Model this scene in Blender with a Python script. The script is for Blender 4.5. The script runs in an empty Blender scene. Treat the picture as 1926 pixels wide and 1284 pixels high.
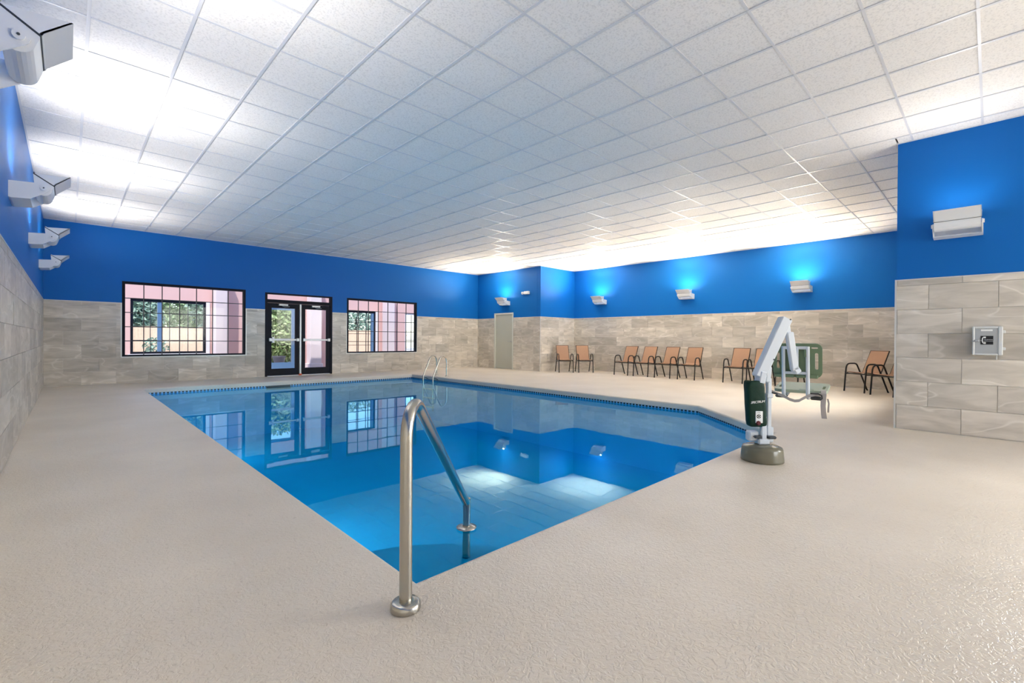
import bpy, math, random
from mathutils import Vector, Matrix

C = bpy.context.scene.collection
SC = bpy.context.scene
PI = math.pi

# ------------------------------------------------------------------ camera
YAW, PIT, ROL = math.radians(43.9115), math.radians(0.2813), math.radians(0.3972)
CAM = Vector((0, 0, 1.07))
FOC = 867.2921
F_ = Vector((math.sin(YAW)*math.cos(PIT), math.cos(YAW)*math.cos(PIT), -math.sin(PIT)))
R0 = Vector((math.cos(YAW), -math.sin(YAW), 0)); U0 = R0.cross(F_)
R_ = R0*math.cos(ROL) + U0*math.sin(ROL); U_ = R_.cross(F_)
cam_data = bpy.data.cameras.new('camera'); cam = bpy.data.objects.new('camera', cam_data); C.objects.link(cam)
cam_data.sensor_width = 36.0; cam_data.sensor_fit = 'HORIZONTAL'; cam_data.lens = FOC/1926*36.0
cam_data.clip_start = 0.02; cam_data.clip_end = 300
cam.matrix_world = Matrix(((R_.x, U_.x, -F_.x, CAM.x), (R_.y, U_.y, -F_.y, CAM.y), (R_.z, U_.z, -F_.z, CAM.z), (0, 0, 0, 1)))
SC.camera = cam
def project(p):
    d = Vector(p)-CAM; z = d.dot(F_)
    if z < 0.05: return None
    return (963+FOC*d.dot(R_)/z, 642-FOC*d.dot(U_)/z, z)

# ------------------------------------------------------------------ world, sun, exposure
EXPOSURE = 1.55
SKY_STRENGTH = 0.18
SUN_STRENGTH = 1.7
LAMP_W_LEFT, LAMP_W_RIGHT = 10.5, 47.0
BEAM_ELEV, BEAM_SPREAD, SPILL = 36.0, 150.0, 0.16
REAR_FILL = 30.0  # power of the fill lights added at the unseen windows
SIDE_FILL = 46.0
FLANK_FILL = 95.0
POOL_FILL_W = 8.5  # power of the underwater lights added to brighten the pool
COOL, WARM, NEUT = (1.0, 0.945, 0.88), (1.0, 0.85, 0.64), (1.0, 0.93, 0.82)
SC.view_settings.view_transform = 'Standard'; SC.view_settings.look = 'None'
SC.view_settings.gamma = 1.0; SC.view_settings.use_curve_mapping = False
SC.view_settings.exposure = EXPOSURE
X4_ = 7.4108
# added fill lights behind unseen, added windows of the rear wall, the return wall round the corner and the flank wall behind the camera
for (wx_, wy_, sz_, en_, rz_, tl_) in ((5.3, -4.72, 2.9, REAR_FILL, 180, 75), (9.3, 0.70, 2.5, SIDE_FILL, 180, 76), (X4_+0.12, -2.9, 2.7, FLANK_FILL, -90, 80)):
    ld = bpy.data.lights.new('window_daylight', 'AREA'); ld.shape = 'RECTANGLE'; ld.size = sz_; ld.size_y = 2.2; ld.energy = en_; ld.spread = math.radians(125); ld.color = (1.0, 0.96, 0.89)
    lo = bpy.data.objects.new('window_daylight', ld); C.objects.link(lo); lo.location = (wx_, wy_, 1.75); lo.rotation_euler = (math.radians(-tl_), 0, math.radians(rz_))
w = bpy.data.worlds.new('sky'); SC.world = w; w.use_nodes = True
nt = w.node_tree; bg = nt.nodes['Background']
sky = nt.nodes.new('ShaderNodeTexSky'); sky.sky_type = 'NISHITA'; sky.sun_disc = False
sky.sun_elevation = math.radians(58); sky.sun_rotation = math.radians(200)
nt.links.new(sky.outputs[0], bg.inputs[0]); bg.inputs[1].default_value = SKY_STRENGTH
sun_d = bpy.data.lights.new('sun', 'SUN'); sun_d.energy = SUN_STRENGTH; sun_d.angle = 0.01; sun_d.color = (1.0, 0.95, 0.88)
sun = bpy.data.objects.new('sun', sun_d); C.objects.link(sun)
sd = Vector((0.35, 0.42, -0.95)).normalized()
sun.rotation_euler = sd.to_track_quat('-Z', 'Y').to_euler(); sun.location = (0, 0, 30)
cy = SC.cycles
cy.use_denoising = True; cy.max_bounces = 12; cy.diffuse_bounces = 10; cy.glossy_bounces = 4
cy.transparent_max_bounces = 16; cy.caustics_reflective = False; cy.caustics_refractive = False
cy.sample_clamp_indirect = 6.0

# ------------------------------------------------------------------ room numbers (metres)
XL, YB, X1, Y2, X3, X4, Y4, HC, HT = -0.3812, 13.6928, 11.3504, 10.4358, 13.1561, 7.4108, 0.8197, 3.5167, 1.8371
YR = -4.6
WATER = -0.128
POOL = [(1.115, 1.755), (5.96, 1.755), (7.48, 3.34), (7.48, 12.1), (1.115, 12.1)]
DEPTH = -1.25

# ------------------------------------------------------------------ materials
def new_mat(name):
    m = bpy.data.materials.new(name); m.use_nodes = True
    n = m.node_tree; b = n.nodes['Principled BSDF']
    return m, n, b
def N(n, kind, **kw):
    o = n.nodes.new(kind)
    for k, v in kw.items(): setattr(o, k, v)
    return o
def simple(name, col, rough=0.5, metal=0.0, bump=0.0, bscale=60.0, var=0.0, spec=0.5):
    m, n, b = new_mat(name)
    b.inputs['Base Color'].default_value = (*col, 1); b.inputs['Roughness'].default_value = rough
    b.inputs['Metallic'].default_value = metal; b.inputs['Specular IOR Level'].default_value = spec
    if bump or var:
        g = N(n, 'ShaderNodeNewGeometry'); t = N(n, 'ShaderNodeTexNoise')
        t.inputs['Scale'].default_value = bscale; t.inputs['Detail'].default_value = 3
        n.links.new(g.outputs['Position'], t.inputs['Vector'])
        if bump:
            bp = N(n, 'ShaderNodeBump'); bp.inputs['Strength'].default_value = bump; bp.inputs['Distance'].default_value = 0.01
            n.links.new(t.outputs['Fac'], bp.inputs['Height']); n.links.new(bp.outputs[0], b.inputs['Normal'])
        if var:
            mx = N(n, 'ShaderNodeMix', data_type='RGBA'); mx.inputs['A'].default_value = (*[c*(1-var) for c in col], 1)
            mx.inputs['B'].default_value = (*[min(1, c*(1+var)) for c in col], 1)
            n.links.new(t.outputs['Fac'], mx.inputs['Factor']); n.links.new(mx.outputs['Result'], b.inputs['Base Color'])
    return m
M = {}
M['blue'] = simple('blue_wall_paint', (0.004, 0.125, 0.44), 0.45, bump=0.12, bscale=120, spec=0.18)
M['grout'] = simple('tile_grout', (0.66, 0.64, 0.60), 0.8)
M['trim'] = simple('tile_edge_trim', (0.62, 0.62, 0.60), 0.35, 0.3)
M['grid'] = simple('ceiling_grid_paint', (0.62, 0.63, 0.66), 0.38)
M['backer'] = simple('ceiling_void', (0.25, 0.25, 0.26), 0.8)
M['lamp'] = simple('lamp_white_enamel', (0.74, 0.76, 0.78), 0.28, spec=0.6)
M['lampdark'] = simple('lamp_gasket', (0.04, 0.05, 0.06), 0.5)
M['black'] = simple('dark_anodised_frame', (0.004, 0.006, 0.014), 0.5, spec=0.15)
M['muntin'] = simple('dark_muntin_bar', (0.01, 0.01, 0.02), 0.4)
M['steel'] = simple('brushed_stainless', (0.50, 0.48, 0.43), 0.24, 1.0, bump=0.05, bscale=300)
M['alu'] = simple('silver_hardware', (0.40, 0.42, 0.44), 0.38, 0.6)
M['doorpaint'] = simple('pale_grey_green_door_paint', (0.45, 0.46, 0.40), 0.45)
M['doorframe'] = simple('pale_door_frame_paint', (0.60, 0.62, 0.57), 0.4)
M['chairblack'] = simple('black_chair_enamel', (0.008, 0.007, 0.006), 0.35, spec=0.3)
M['plastic'] = simple('white_plastic', (0.80, 0.81, 0.82), 0.35)
M['boxgrey'] = simple('grey_phone_box', (0.36, 0.38, 0.39), 0.4)
M['boxrim'] = simple('pale_phone_box_rim', (0.58, 0.60, 0.60), 0.35)
M['signblack'] = simple('black_sign', (0.004, 0.004, 0.005), 0.4)
M['white'] = simple('white_print', (0.75, 0.77, 0.76), 0.5)
M['liftwhite'] = simple('lift_white_enamel', (0.60, 0.65, 0.70), 0.3)
M['liftbase'] = simple('olive_base_cover', (0.155, 0.145, 0.10), 0.22)
M['cover'] = simple('dark_green_vinyl', (0.004, 0.026, 0.015), 0.5, bump=0.25, bscale=22, spec=0.2)
M['seatgreen'] = simple('sage_green_plastic', (0.34, 0.40, 0.29), 0.45)
M['backgreen'] = simple('mid_green_plastic', (0.155, 0.225, 0.135), 0.5, spec=0.3)
M['belt'] = simple('grey_webbing', (0.42, 0.39, 0.37), 0.7)
M['beltdark'] = simple('dark_webbing', (0.06, 0.06, 0.06), 0.7)
M['red'] = simple('dark_red_button', (0.10, 0.006, 0.012), 0.4)
M['pink'] = simple('pink_stucco', (0.72, 0.47, 0.44), 0.8, bump=0.2, bscale=90)
M['pinklight'] = simple('pale_pink_stucco', (0.82, 0.70, 0.70), 0.8, bump=0.2, bscale=90)
M['porchfloor'] = simple('porch_concrete', (0.55, 0.53, 0.52), 0.8, var=0.1, bscale=3)
M['blueframe'] = simple('blue_grey_outer_frame', (0.10, 0.20, 0.36), 0.4)
M['whiteframe'] = simple('white_outer_frame', (0.75, 0.76, 0.80), 0.5)
M['fence'] = simple('cedar_fence_board', (0.72, 0.50, 0.34), 0.8, var=0.15, bscale=8)
M['soil'] = simple('garden_soil', (0.22, 0.17, 0.12), 0.9, var=0.3, bscale=4)
M['trunk'] = simple('bark', (0.10, 0.075, 0.055), 0.9, var=0.3, bscale=20)
M['pot'] = simple('dark_planter', (0.05, 0.045, 0.06), 0.6)
M['pooltile'] = simple('dark_waterline_tile', (0.004, 0.010, 0.018), 0.3)
M['orange'] = simple('orange_door_stop', (0.55, 0.10, 0.03), 0.6)

def leaf_mat(name, a, b_):
    m, n, b = new_mat(name)
    g = N(n, 'ShaderNodeNewGeometry'); t = N(n, 'ShaderNodeTexNoise'); t.inputs['Scale'].default_value = 7
    n.links.new(g.outputs['Position'], t.inputs['Vector'])
    mx = N(n, 'ShaderNodeMix', data_type='RGBA'); mx.inputs['A'].default_value = (*a, 1); mx.inputs['B'].default_value = (*b_, 1)
    cr = N(n, 'ShaderNodeMapRange'); cr.inputs[1].default_value = 0.35; cr.inputs[2].default_value = 0.65
    n.links.new(t.outputs['Fac'], cr.inputs[0]); n.links.new(cr.outputs[0], mx.inputs['Factor'])
    n.links.new(mx.outputs['Result'], b.inputs['Base Color']); b.inputs['Roughness'].default_value = 0.6
    return m
M['leaf'] = leaf_mat('green_leaves', (0.13, 0.23, 0.09), (0.44, 0.52, 0.28))
M['needle'] = leaf_mat('blue_green_needles', (0.09, 0.17, 0.11), (0.36, 0.46, 0.34))
M['hedgeleaf'] = leaf_mat('pale_hedge_leaves', (0.16, 0.26, 0.07), (0.52, 0.58, 0.28))

def mat_tile():
    m, n, b = new_mat('slate_look_wall_tile')
    g = N(n, 'ShaderNodeNewGeometry'); oi = N(n, 'ShaderNodeObjectInfo')
    mul = N(n, 'ShaderNodeVectorMath', operation='SCALE'); mul.inputs['Scale'].default_value = 37.0
    cmb = N(n, 'ShaderNodeCombineXYZ')
    for i in range(3): n.links.new(oi.outputs['Random'], cmb.inputs[i])
    n.links.new(cmb.outputs[0], mul.inputs[0])
    add = N(n, 'ShaderNodeVectorMath', operation='ADD')
    n.links.new(g.outputs['Position'], add.inputs[0]); n.links.new(mul.outputs[0], add.inputs[1])
    mp = N(n, 'ShaderNodeMapping'); mp.inputs['Rotation'].default_value = (0.5, 0.45, 0.0); mp.inputs['Scale'].default_value = (1.6, 1.6, 6.5)
    n.links.new(add.outputs[0], mp.inputs['Vector'])
    t1 = N(n, 'ShaderNodeTexNoise'); t1.inputs['Scale'].default_value = 1.3; t1.inputs['Detail'].default_value = 6; t1.inputs['Distortion'].default_value = 0.8
    n.links.new(mp.outputs[0], t1.inputs['Vector'])
    r1 = N(n, 'ShaderNodeValToRGB'); e = r1.color_ramp.elements
    e[0].position = 0.30; e[0].color = (0.42, 0.385, 0.33, 1); e[1].position = 0.72; e[1].color = (0.64, 0.59, 0.52, 1)
    n.links.new(t1.outputs['Fac'], r1.inputs[0])
    # light diagonal veins
    mp2 = N(n, 'ShaderNodeMapping'); mp2.inputs['Rotation'].default_value = (0.75, 0.62, 0.3); mp2.inputs['Scale'].default_value = (0.9, 0.9, 2.6)
    n.links.new(add.outputs[0], mp2.inputs['Vector'])
    t2 = N(n, 'ShaderNodeTexNoise'); t2.inputs['Scale'].default_value = 1.1; t2.inputs['Detail'].default_value = 2; t2.inputs['Distortion'].default_value = 0.3
    n.links.new(mp2.outputs[0], t2.inputs['Vector'])
    r2 = N(n, 'ShaderNodeValToRGB'); e = r2.color_ramp.elements
    e[0].position = 0.485; e[0].color = (0, 0, 0, 1); e[1].position = 0.5; e[1].color = (1, 1, 1, 1)
    k = r2.color_ramp.elements.new(0.515); k.color = (0.15, 0.15, 0.15, 1); k = r2.color_ramp.elements.new(0.58); k.color = (0, 0, 0, 1)
    n.links.new(t2.outputs['Fac'], r2.inputs[0])
    mx = N(n, 'ShaderNodeMix', data_type='RGBA'); mx.inputs['B'].default_value = (0.76, 0.72, 0.66, 1)
    vf = N(n, 'ShaderNodeMath', operation='MULTIPLY'); vf.inputs[1].default_value = 0.55
    n.links.new(r2.outputs[0], vf.inputs[0]); n.links.new(vf.outputs[0], mx.inputs['Factor']); n.links.new(r1.outputs[0], mx.inputs['A'])
    hv = N(n, 'ShaderNodeHueSaturation'); mr = N(n, 'ShaderNodeMapRange'); mr.inputs[3].default_value = 0.80; mr.inputs[4].default_value = 1.16
    n.links.new(oi.outputs['Random'], mr.inputs[0]); n.links.new(mr.outputs[0], hv.inputs['Value']); n.links.new(mx.outputs['Result'], hv.inputs['Color'])
    n.links.new(hv.outputs[0], b.inputs['Base Color']); b.inputs['Roughness'].default_value = 0.36
    bp = N(n, 'ShaderNodeBump'); bp.inputs['Strength'].default_value = 0.12; bp.inputs['Distance'].default_value = 0.01
    n.links.new(t1.outputs['Fac'], bp.inputs['Height']); n.links.new(bp.outputs[0], b.inputs['Normal'])
    return m
M['tile'] = mat_tile()

def mat_ceiling():
    m, n, b = new_mat('mineral_fibre_ceiling_tile')
    g = N(n, 'ShaderNodeNewGeometry'); t = N(n, 'ShaderNodeTexNoise'); t.inputs['Scale'].default_value = 70; t.inputs['Detail'].default_value = 3
    n.links.new(g.outputs['Position'], t.inputs['Vector'])
    r = N(n, 'ShaderNodeValToRGB'); e = r.color_ramp.elements
    e[0].position = 0.36; e[0].color = (0.70, 0.685, 0.665, 1); e[1].position = 0.50; e[1].color = (0.82, 0.80, 0.775, 1)
    n.links.new(t.outputs['Fac'], r.inputs[0]); n.links.new(r.outputs[0], b.inputs['Base Color'])
    b.inputs['Roughness'].default_value = 0.85
    bp = N(n, 'ShaderNodeBump'); bp.inputs['Strength'].default_value = 0.35; bp.inputs['Distance'].default_value = 0.004
    n.links.new(t.outputs['Fac'], bp.inputs['Height']); n.links.new(bp.outputs[0], b.inputs['Normal'])
    return m
M['ceil'] = mat_ceiling()

def mat_deck():
    m, n, b = new_mat('textured_beige_pool_deck')
    g = N(n, 'ShaderNodeNewGeometry')
    t0 = N(n, 'ShaderNodeTexNoise'); t0.inputs['Scale'].default_value = 1.1; t0.inputs['Detail'].default_value = 5
    t1 = N(n, 'ShaderNodeTexNoise'); t1.inputs['Scale'].default_value = 55; t1.inputs['Distortion'].default_value = 1.2; t1.inputs['Detail'].default_value = 5; t1.inputs['Roughness'].default_value = 0.65
    t2 = N(n, 'ShaderNodeTexVoronoi'); t2.inputs['Scale'].default_value = 70
    for t in (t0, t1, t2): n.links.new(g.outputs['Position'], t.inputs['Vector'])
    r = N(n, 'ShaderNodeValToRGB'); e = r.color_ramp.elements
    e[0].position = 0.3; e[0].color = (0.66, 0.58, 0.475, 1); e[1].position = 0.72; e[1].color = (0.77, 0.69, 0.58, 1)
    n.links.new(t0.outputs['Fac'], r.inputs[0])
    r2 = N(n, 'ShaderNodeValToRGB'); e = r2.color_ramp.elements
    e[0].position = 0.30; e[0].color = (0.80, 0.78, 0.76, 1); e[1].position = 0.42; e[1].color = (1, 1, 1, 1)
    n.links.new(t1.outputs['Fac'], r2.inputs[0])
    mx = N(n, 'ShaderNodeMix', data_type='RGBA', blend_type='MULTIPLY'); mx.inputs['Factor'].default_value = 1.0
    n.links.new(r.outputs[0], mx.inputs['A']); n.links.new(r2.outputs[0], mx.inputs['B']); n.links.new(mx.outputs['Result'], b.inputs['Base Color'])
    # knock-down texture: flattened islands of coating plus a fine grain
    t3 = N(n, 'ShaderNodeTexNoise'); t3.inputs['Scale'].default_value = 36; t3.inputs['Detail'].default_value = 2; t3.inputs['Distortion'].default_value = 1.5
    n.links.new(g.outputs['Position'], t3.inputs['Vector'])
    kd = N(n, 'ShaderNodeMapRange', interpolation_type='SMOOTHSTEP'); kd.inputs[1].default_value = 0.42; kd.inputs[2].default_value = 0.56
    n.links.new(t3.outputs['Fac'], kd.inputs[0])
    fg = N(n, 'ShaderNodeMath', operation='MULTIPLY_ADD'); fg.inputs[1].default_value = 0.9
    n.links.new(t1.outputs['Fac'], fg.inputs[0]); n.links.new(kd.outputs[0], fg.inputs[2])
    bp = N(n, 'ShaderNodeBump'); bp.inputs['Strength'].default_value = 0.36; bp.inputs['Distance'].default_value = 0.005
    n.links.new(fg.outputs[0], bp.inputs['Height']); n.links.new(bp.outputs[0], b.inputs['Normal'])
    b.inputs['Roughness'].default_value = 0.32; b.inputs['Specular IOR Level'].default_value = 0.6
    return m
M['deck'] = mat_deck()
M['plaster'] = simple('pale_blue_pool_plaster', (0.34, 0.66, 0.95), 0.6, var=0.06, bscale=3)

def mat_water():
    m = bpy.data.materials.new('pool_water'); m.use_nodes = True; n = m.node_tree; n.nodes.clear()
    out = N(n, 'ShaderNodeOutputMaterial'); mix = N(n, 'ShaderNodeMixShader'); tr = N(n, 'ShaderNodeBsdfTransparent'); gl = N(n, 'ShaderNodeBsdfGlossy')
    fr = N(n, 'ShaderNodeFresnel'); fr.inputs['IOR'].default_value = 1.33
    tr.inputs['Color'].default_value = (0.03, 0.82, 1.0, 1)
    gl.inputs['Roughness'].default_value = 0.015; gl.inputs['Color'].default_value = (0.55, 0.87, 1.0, 1)
    g = N(n, 'ShaderNodeNewGeometry'); mp = N(n, 'ShaderNodeMapping'); mp.inputs['Scale'].default_value = (1.0, 1.6, 1)
    n.links.new(g.outputs['Position'], mp.inputs[0])
    t = N(n, 'ShaderNodeTexNoise'); t.inputs['Scale'].default_value = 2.2; t.inputs['Detail'].default_value = 2
    n.links.new(mp.outputs[0], t.inputs['Vector'])
    bp = N(n, 'ShaderNodeBump'); bp.inputs['Strength'].default_value = 0.006; bp.inputs['Distance'].default_value = 0.05
    n.links.new(t.outputs['Fac'], bp.inputs['Height'])
    n.links.new(bp.outputs[0], gl.inputs['Normal'])
    n.links.new(fr.outputs[0], mix.inputs[0]); n.links.new(tr.outputs[0], mix.inputs[1]); n.links.new(gl.outputs[0], mix.inputs[2])
    n.links.new(mix.outputs[0], out.inputs[0])
    return m
M['water'] = mat_water()

def mat_glass():
    m = bpy.data.materials.new('clear_window_glass'); m.use_nodes = True; n = m.node_tree; n.nodes.clear()
    out = N(n, 'ShaderNodeOutputMaterial'); mix = N(n, 'ShaderNodeMixShader'); tr = N(n, 'ShaderNodeBsdfTransparent'); gl = N(n, 'ShaderNodeBsdfGlossy')
    fr = N(n, 'ShaderNodeFresnel'); fr.inputs['IOR'].default_value = 1.18
    gl.inputs['Roughness'].default_value = 0.01; tr.inputs['Color'].default_value = (0.96, 0.97, 0.98, 1)
    n.links.new(fr.outputs[0], mix.inputs[0]); n.links.new(tr.outputs[0], mix.inputs[1]); n.links.new(gl.outputs[0], mix.inputs[2]); n.links.new(mix.outputs[0], out.inputs[0])
    return m
M['glass'] = mat_glass()

def mat_sling():
    m, n, b = new_mat('tan_mesh_sling')
    g = N(n, 'ShaderNodeTexCoord'); wv = N(n, 'ShaderNodeTexChecker'); wv.inputs['Scale'].default_value = 160
    wv.inputs['Color1'].default_value = (0.40, 0.235, 0.145, 1); wv.inputs['Color2'].default_value = (0.32, 0.18, 0.11, 1)
    n.links.new(g.outputs['Object'], wv.inputs[0]); n.links.new(wv.outputs[0], b.inputs['Base Color']); b.inputs['Roughness'].default_value = 0.75
    return m
M['sling'] = mat_sling()

def mat_emit(name, col, s):
    m, n, b = new_mat(name); b.inputs['Base Color'].default_value = (0.8, 0.8, 0.8, 1)
    b.inputs['Emission Color'].default_value = (*col, 1); b.inputs['Emission Strength'].default_value = s
    return m
M['lens'] = mat_emit('lit_lamp_lens', (1.0, 0.95, 0.85), 6.0)

M['poollens'] = mat_emit('lit_pool_lens', (0.8, 0.93, 1.0), 3.0)  # glowing face of the added underwater lights
# ------------------------------------------------------------------ mesh builder
class MB:
    def __init__(s): s.v = []; s.f = []; s.m = []; s.sm = []; s.g = []
    def add(s, vs, fs, mat=0, smooth=False):
        o = len(s.v); s.v += [tuple(x) for x in vs]
        fa = len(s.f)
        for f in fs: s.f.append([i+o for i in f]); s.m.append(mat); s.sm.append(smooth)
        s.g.append((o, len(s.v), fa, len(s.f)))
        return s
    def box(s, a, b, mat=0, mtx=None):
        x0, y0, z0 = a; x1, y1, z1 = b
        vs = [Vector(p) for p in ((x0,y0,z0),(x1,y0,z0),(x1,y1,z0),(x0,y1,z0),(x0,y0,z1),(x1,y0,z1),(x1,y1,z1),(x0,y1,z1))]
        if mtx: vs = [mtx @ p for p in vs]
        return s.add(vs, [(0,3,2,1),(4,5,6,7),(0,1,5,4),(1,2,6,5),(2,3,7,6),(3,0,4,7)], mat)
    def bevbox(s, a, b, r=0.01, mat=0, mtx=None):
        # box with chamfered edges
        c = [(a[i]+b[i])/2 for i in range(3)]; h = [abs(b[i]-a[i])/2 for i in range(3)]
        r = min(r, *[x*0.9 for x in h])
        import itertools
        pts = {}; vs = []
        for sx, sy, sz in itertools.product((-1,1), repeat=3):
            for ax in range(3):
                p = [c[0]+sx*(h[0]-r), c[1]+sy*(h[1]-r), c[2]+sz*(h[2]-r)]
                p[ax] = c[ax]+(sx,sy,sz)[ax]*h[ax]
                pts[(sx,sy,sz,ax)] = len(vs); vs.append(Vector(p))
        fs = []
        for ax in range(3):
            u, v = (ax+1) % 3, (ax+2) % 3
            for sg in (-1, 1):
                q = []
                for su, sv in ((-1,-1),(1,-1),(1,1),(-1,1)):
                    k = [0,0,0]; k[ax] = sg; k[u] = su; k[v] = sv; q.append(pts[(*k, ax)])
                fs.append(q if sg > 0 else q[::-1])
        for ax in range(3):
            u, v = (ax+1) % 3, (ax+2) % 3
            for su, sv in itertools.product((-1,1), repeat=2):
                k0 = [0,0,0]; k0[ax] = -1; k0[u] = su; k0[v] = sv; k1 = list(k0); k1[ax] = 1
                q = [pts[(*k0,u)], pts[(*k0,v)], pts[(*k1,v)], pts[(*k1,u)]]
                fs.append(q if su*sv > 0 else q[::-1])
        for sx, sy, sz in itertools.product((-1,1), repeat=3):
            q = [pts[(sx,sy,sz,i)] for i in range(3)]
            fs.append(q if sx*sy*sz > 0 else q[::-1])
        if mtx: vs = [mtx @ p for p in vs]
        return s.add(vs, fs, mat)
    def tube(s, pts, r, seg=10, mat=0, cap=True, rz=None):
        pts = [Vector(p) for p in pts]; n = len(pts); rings = []
        rr = r if isinstance(r, (list, tuple)) else [r]*n
        prev = None
        for i, p in enumerate(pts):
            if i == 0: t = pts[1]-p
            elif i == n-1: t = p-pts[-2]
            else: t = ((pts[i+1]-p).normalized()+(p-pts[i-1]).normalized())
            t.normalize()
            if prev is None:
                a = Vector((0,0,1)) if abs(t.z) < 0.9 else Vector((1,0,0))
                u = t.cross(a).normalized()
            else:
                u = (prev-t*prev.dot(t)).normalized()
            prev = u; v = t.cross(u)
            rings.append([p+(u*math.cos(2*PI*k/seg)+v*math.sin(2*PI*k/seg))*rr[i] for k in range(seg)])
        vs = [q for rg in rings for q in rg]; fs = []
        for i in range(n-1):
            for k in range(seg):
                k2 = (k+1) % seg
                fs.append((i*seg+k, i*seg+k2, (i+1)*seg+k2, (i+1)*seg+k))
        s.add(vs, fs, mat, True)
        if cap:
            s.add(rings[0], [tuple(range(seg))[::-1]], mat); s.add(rings[-1], [tuple(range(seg))], mat)
        return s
    def lathe(s, prof, seg=32, mat=0, cx=0, cy=0, sx=1, sy=1):
        vs = []; fs = []
        for r, z in prof:
            for k in range(seg):
                a = 2*PI*k/seg; vs.append((cx+sx*r*math.cos(a), cy+sy*r*math.sin(a), z))
        for i in range(len(prof)-1):
            for k in range(seg):
                k2 = (k+1) % seg; fs.append((i*seg+k, i*seg+k2, (i+1)*seg+k2, (i+1)*seg+k))
        s.add(vs, fs, mat, True)
        n = len(prof)
        s.add(vs[:seg], [tuple(range(seg))[::-1]], mat); s.add(vs[(n-1)*seg:], [tuple(range(seg))], mat)
        return s
    def prism(s, poly, y0, y1, mat=0, mtx=None, smooth=False):
        # polygon in local XZ, extruded along Y
        n = len(poly)
        vs = [Vector((x, y0, z)) for x, z in poly]+[Vector((x, y1, z)) for x, z in poly]
        if mtx: vs = [mtx @ p for p in vs]
        s.add(vs, [tuple(range(n)), tuple(range(n, 2*n))[::-1]], mat)
        s.add(vs, [(i, i+n, (i+1) % n+n, (i+1) % n) for i in range(n)], mat, smooth)
        return s
    def strip(s, pts, width_dir, w, th, mat=0):
        # flat ribbon along pts
        pts = [Vector(p) for p in pts]; wd = Vector(width_dir).normalized()*(w/2); rings = []
        for i, p in enumerate(pts):
            t = (pts[min(i+1, len(pts)-1)]-pts[max(i-1, 0)]).normalized(); nn = t.cross(wd).normalized()*(th/2)
            rings.append([p-wd-nn, p+wd-nn, p+wd+nn, p-wd+nn])
        vs = [q for r in rings for q in r]; fs = []
        for i in range(len(pts)-1):
            for k in range(4): fs.append((i*4+k, i*4+(k+1) % 4, (i+1)*4+(k+1) % 4, (i+1)*4+k))
        fs += [(3,2,1,0), tuple(range(len(vs)-4, len(vs)))]
        return s.add(vs, fs, mat, False)
    def mesh(s, name, mats):
        me = bpy.data.meshes.new(name); me.from_pydata(s.v, [], s.f)
        for m in (mats if isinstance(mats, (list, tuple)) else [mats]): me.materials.append(M[m])
        me.polygons.foreach_set('material_index', s.m); me.polygons.foreach_set('use_smooth', s.sm)
        me.update()
        import bmesh
        bm = bmesh.new(); bm.from_mesh(me); bmesh.ops.recalc_face_normals(bm, faces=bm.faces); bm.to_mesh(me); bm.free()
        return me
    def pieces(s):
        # pieces that lie apart become objects of their own
        def bb(g): 
            p = [s.v[i] for i in range(g[0], g[1])]
            return [min(q[k] for q in p) for k in range(3)], [max(q[k] for q in p) for k in range(3)]
        B = [bb(g) for g in s.g]; n = len(B); root = list(range(n))
        def find(i):
            while root[i] != i: i = root[i]
            return i
        size = [max(h[k]-l[k] for k in range(3)) for l, h in B]
        for i in range(n):
            for j in range(i):
                gap = math.sqrt(sum(max(0, B[i][0][k]-B[j][1][k], B[j][0][k]-B[i][1][k])**2 for k in range(3)))
                if gap <= max(0.02, 0.5*max(size[i], size[j])): root[find(i)] = find(j)
        out = {}
        for i in range(n): out.setdefault(find(i), []).append(i)
        return list(out.values())
    def build(s, name, mats, parent=None, loc=None, whole=False):
        ps = [None] if whole or len(s.g) < 2 else s.pieces()
        if len(ps) == 1: return link(name, s.mesh(name, mats), parent, loc)
        first = None
        for grp in ps:
            m2 = MB()
            for gi in grp:
                a, b, fa, fb = s.g[gi]; o = len(m2.v)-a
                m2.v += s.v[a:b]; m2.f += [[i+o for i in f] for f in s.f[fa:fb]]; m2.m += s.m[fa:fb]; m2.sm += s.sm[fa:fb]
            ob = link(name, m2.mesh(name, mats), parent, loc); first = first or ob
        return first
def link(name, me, parent=None, loc=None):
    o = bpy.data.objects.new(name, me); C.objects.link(o)
    if parent: o.parent = parent
    if loc: o.location = loc
    return o
def thing(name, label, cat, loc=(0,0,0), rz=0.0, group=None):
    o = bpy.data.objects.new(name, None); C.objects.link(o); o.empty_display_size = 0.1
    o.location = loc; o.rotation_euler = (0, 0, rz); o['label'] = label; o['category'] = cat
    if group: o['group'] = group
    return o
def struct(o, label=None):
    o['kind'] = 'structure'
    if label: o['label'] = label
    return o
def copy_tree(o, parent=None):
    c = o.copy(); C.objects.link(c)
    if parent: c.parent = parent
    for ch in list(o.children): copy_tree(ch, c)
    return c
def arc(cx, cz, r, a0, a1, n):
    return [(cx+r*math.cos(math.radians(a0+(a1-a0)*i/n)), cz+r*math.sin(math.radians(a0+(a1-a0)*i/n))) for i in range(n+1)]
def text_mesh(body, size, mat, extrude=0.001, shear=0.0, spacing=1.0):
    cu = bpy.data.curves.new('lettering', 'FONT'); cu.body = body; cu.size = size; cu.extrude = extrude
    cu.align_x = 'CENTER'; cu.align_y = 'CENTER'; cu.shear = shear; cu.space_character = spacing; cu.resolution_u = 2
    to = bpy.data.objects.new('lettering', cu); C.objects.link(to)
    dg = bpy.context.evaluated_depsgraph_get(); me = bpy.data.meshes.new_from_object(to.evaluated_get(dg))
    bpy.data.objects.remove(to); me.materials.clear(); me.materials.append(M[mat])
    return me

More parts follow.
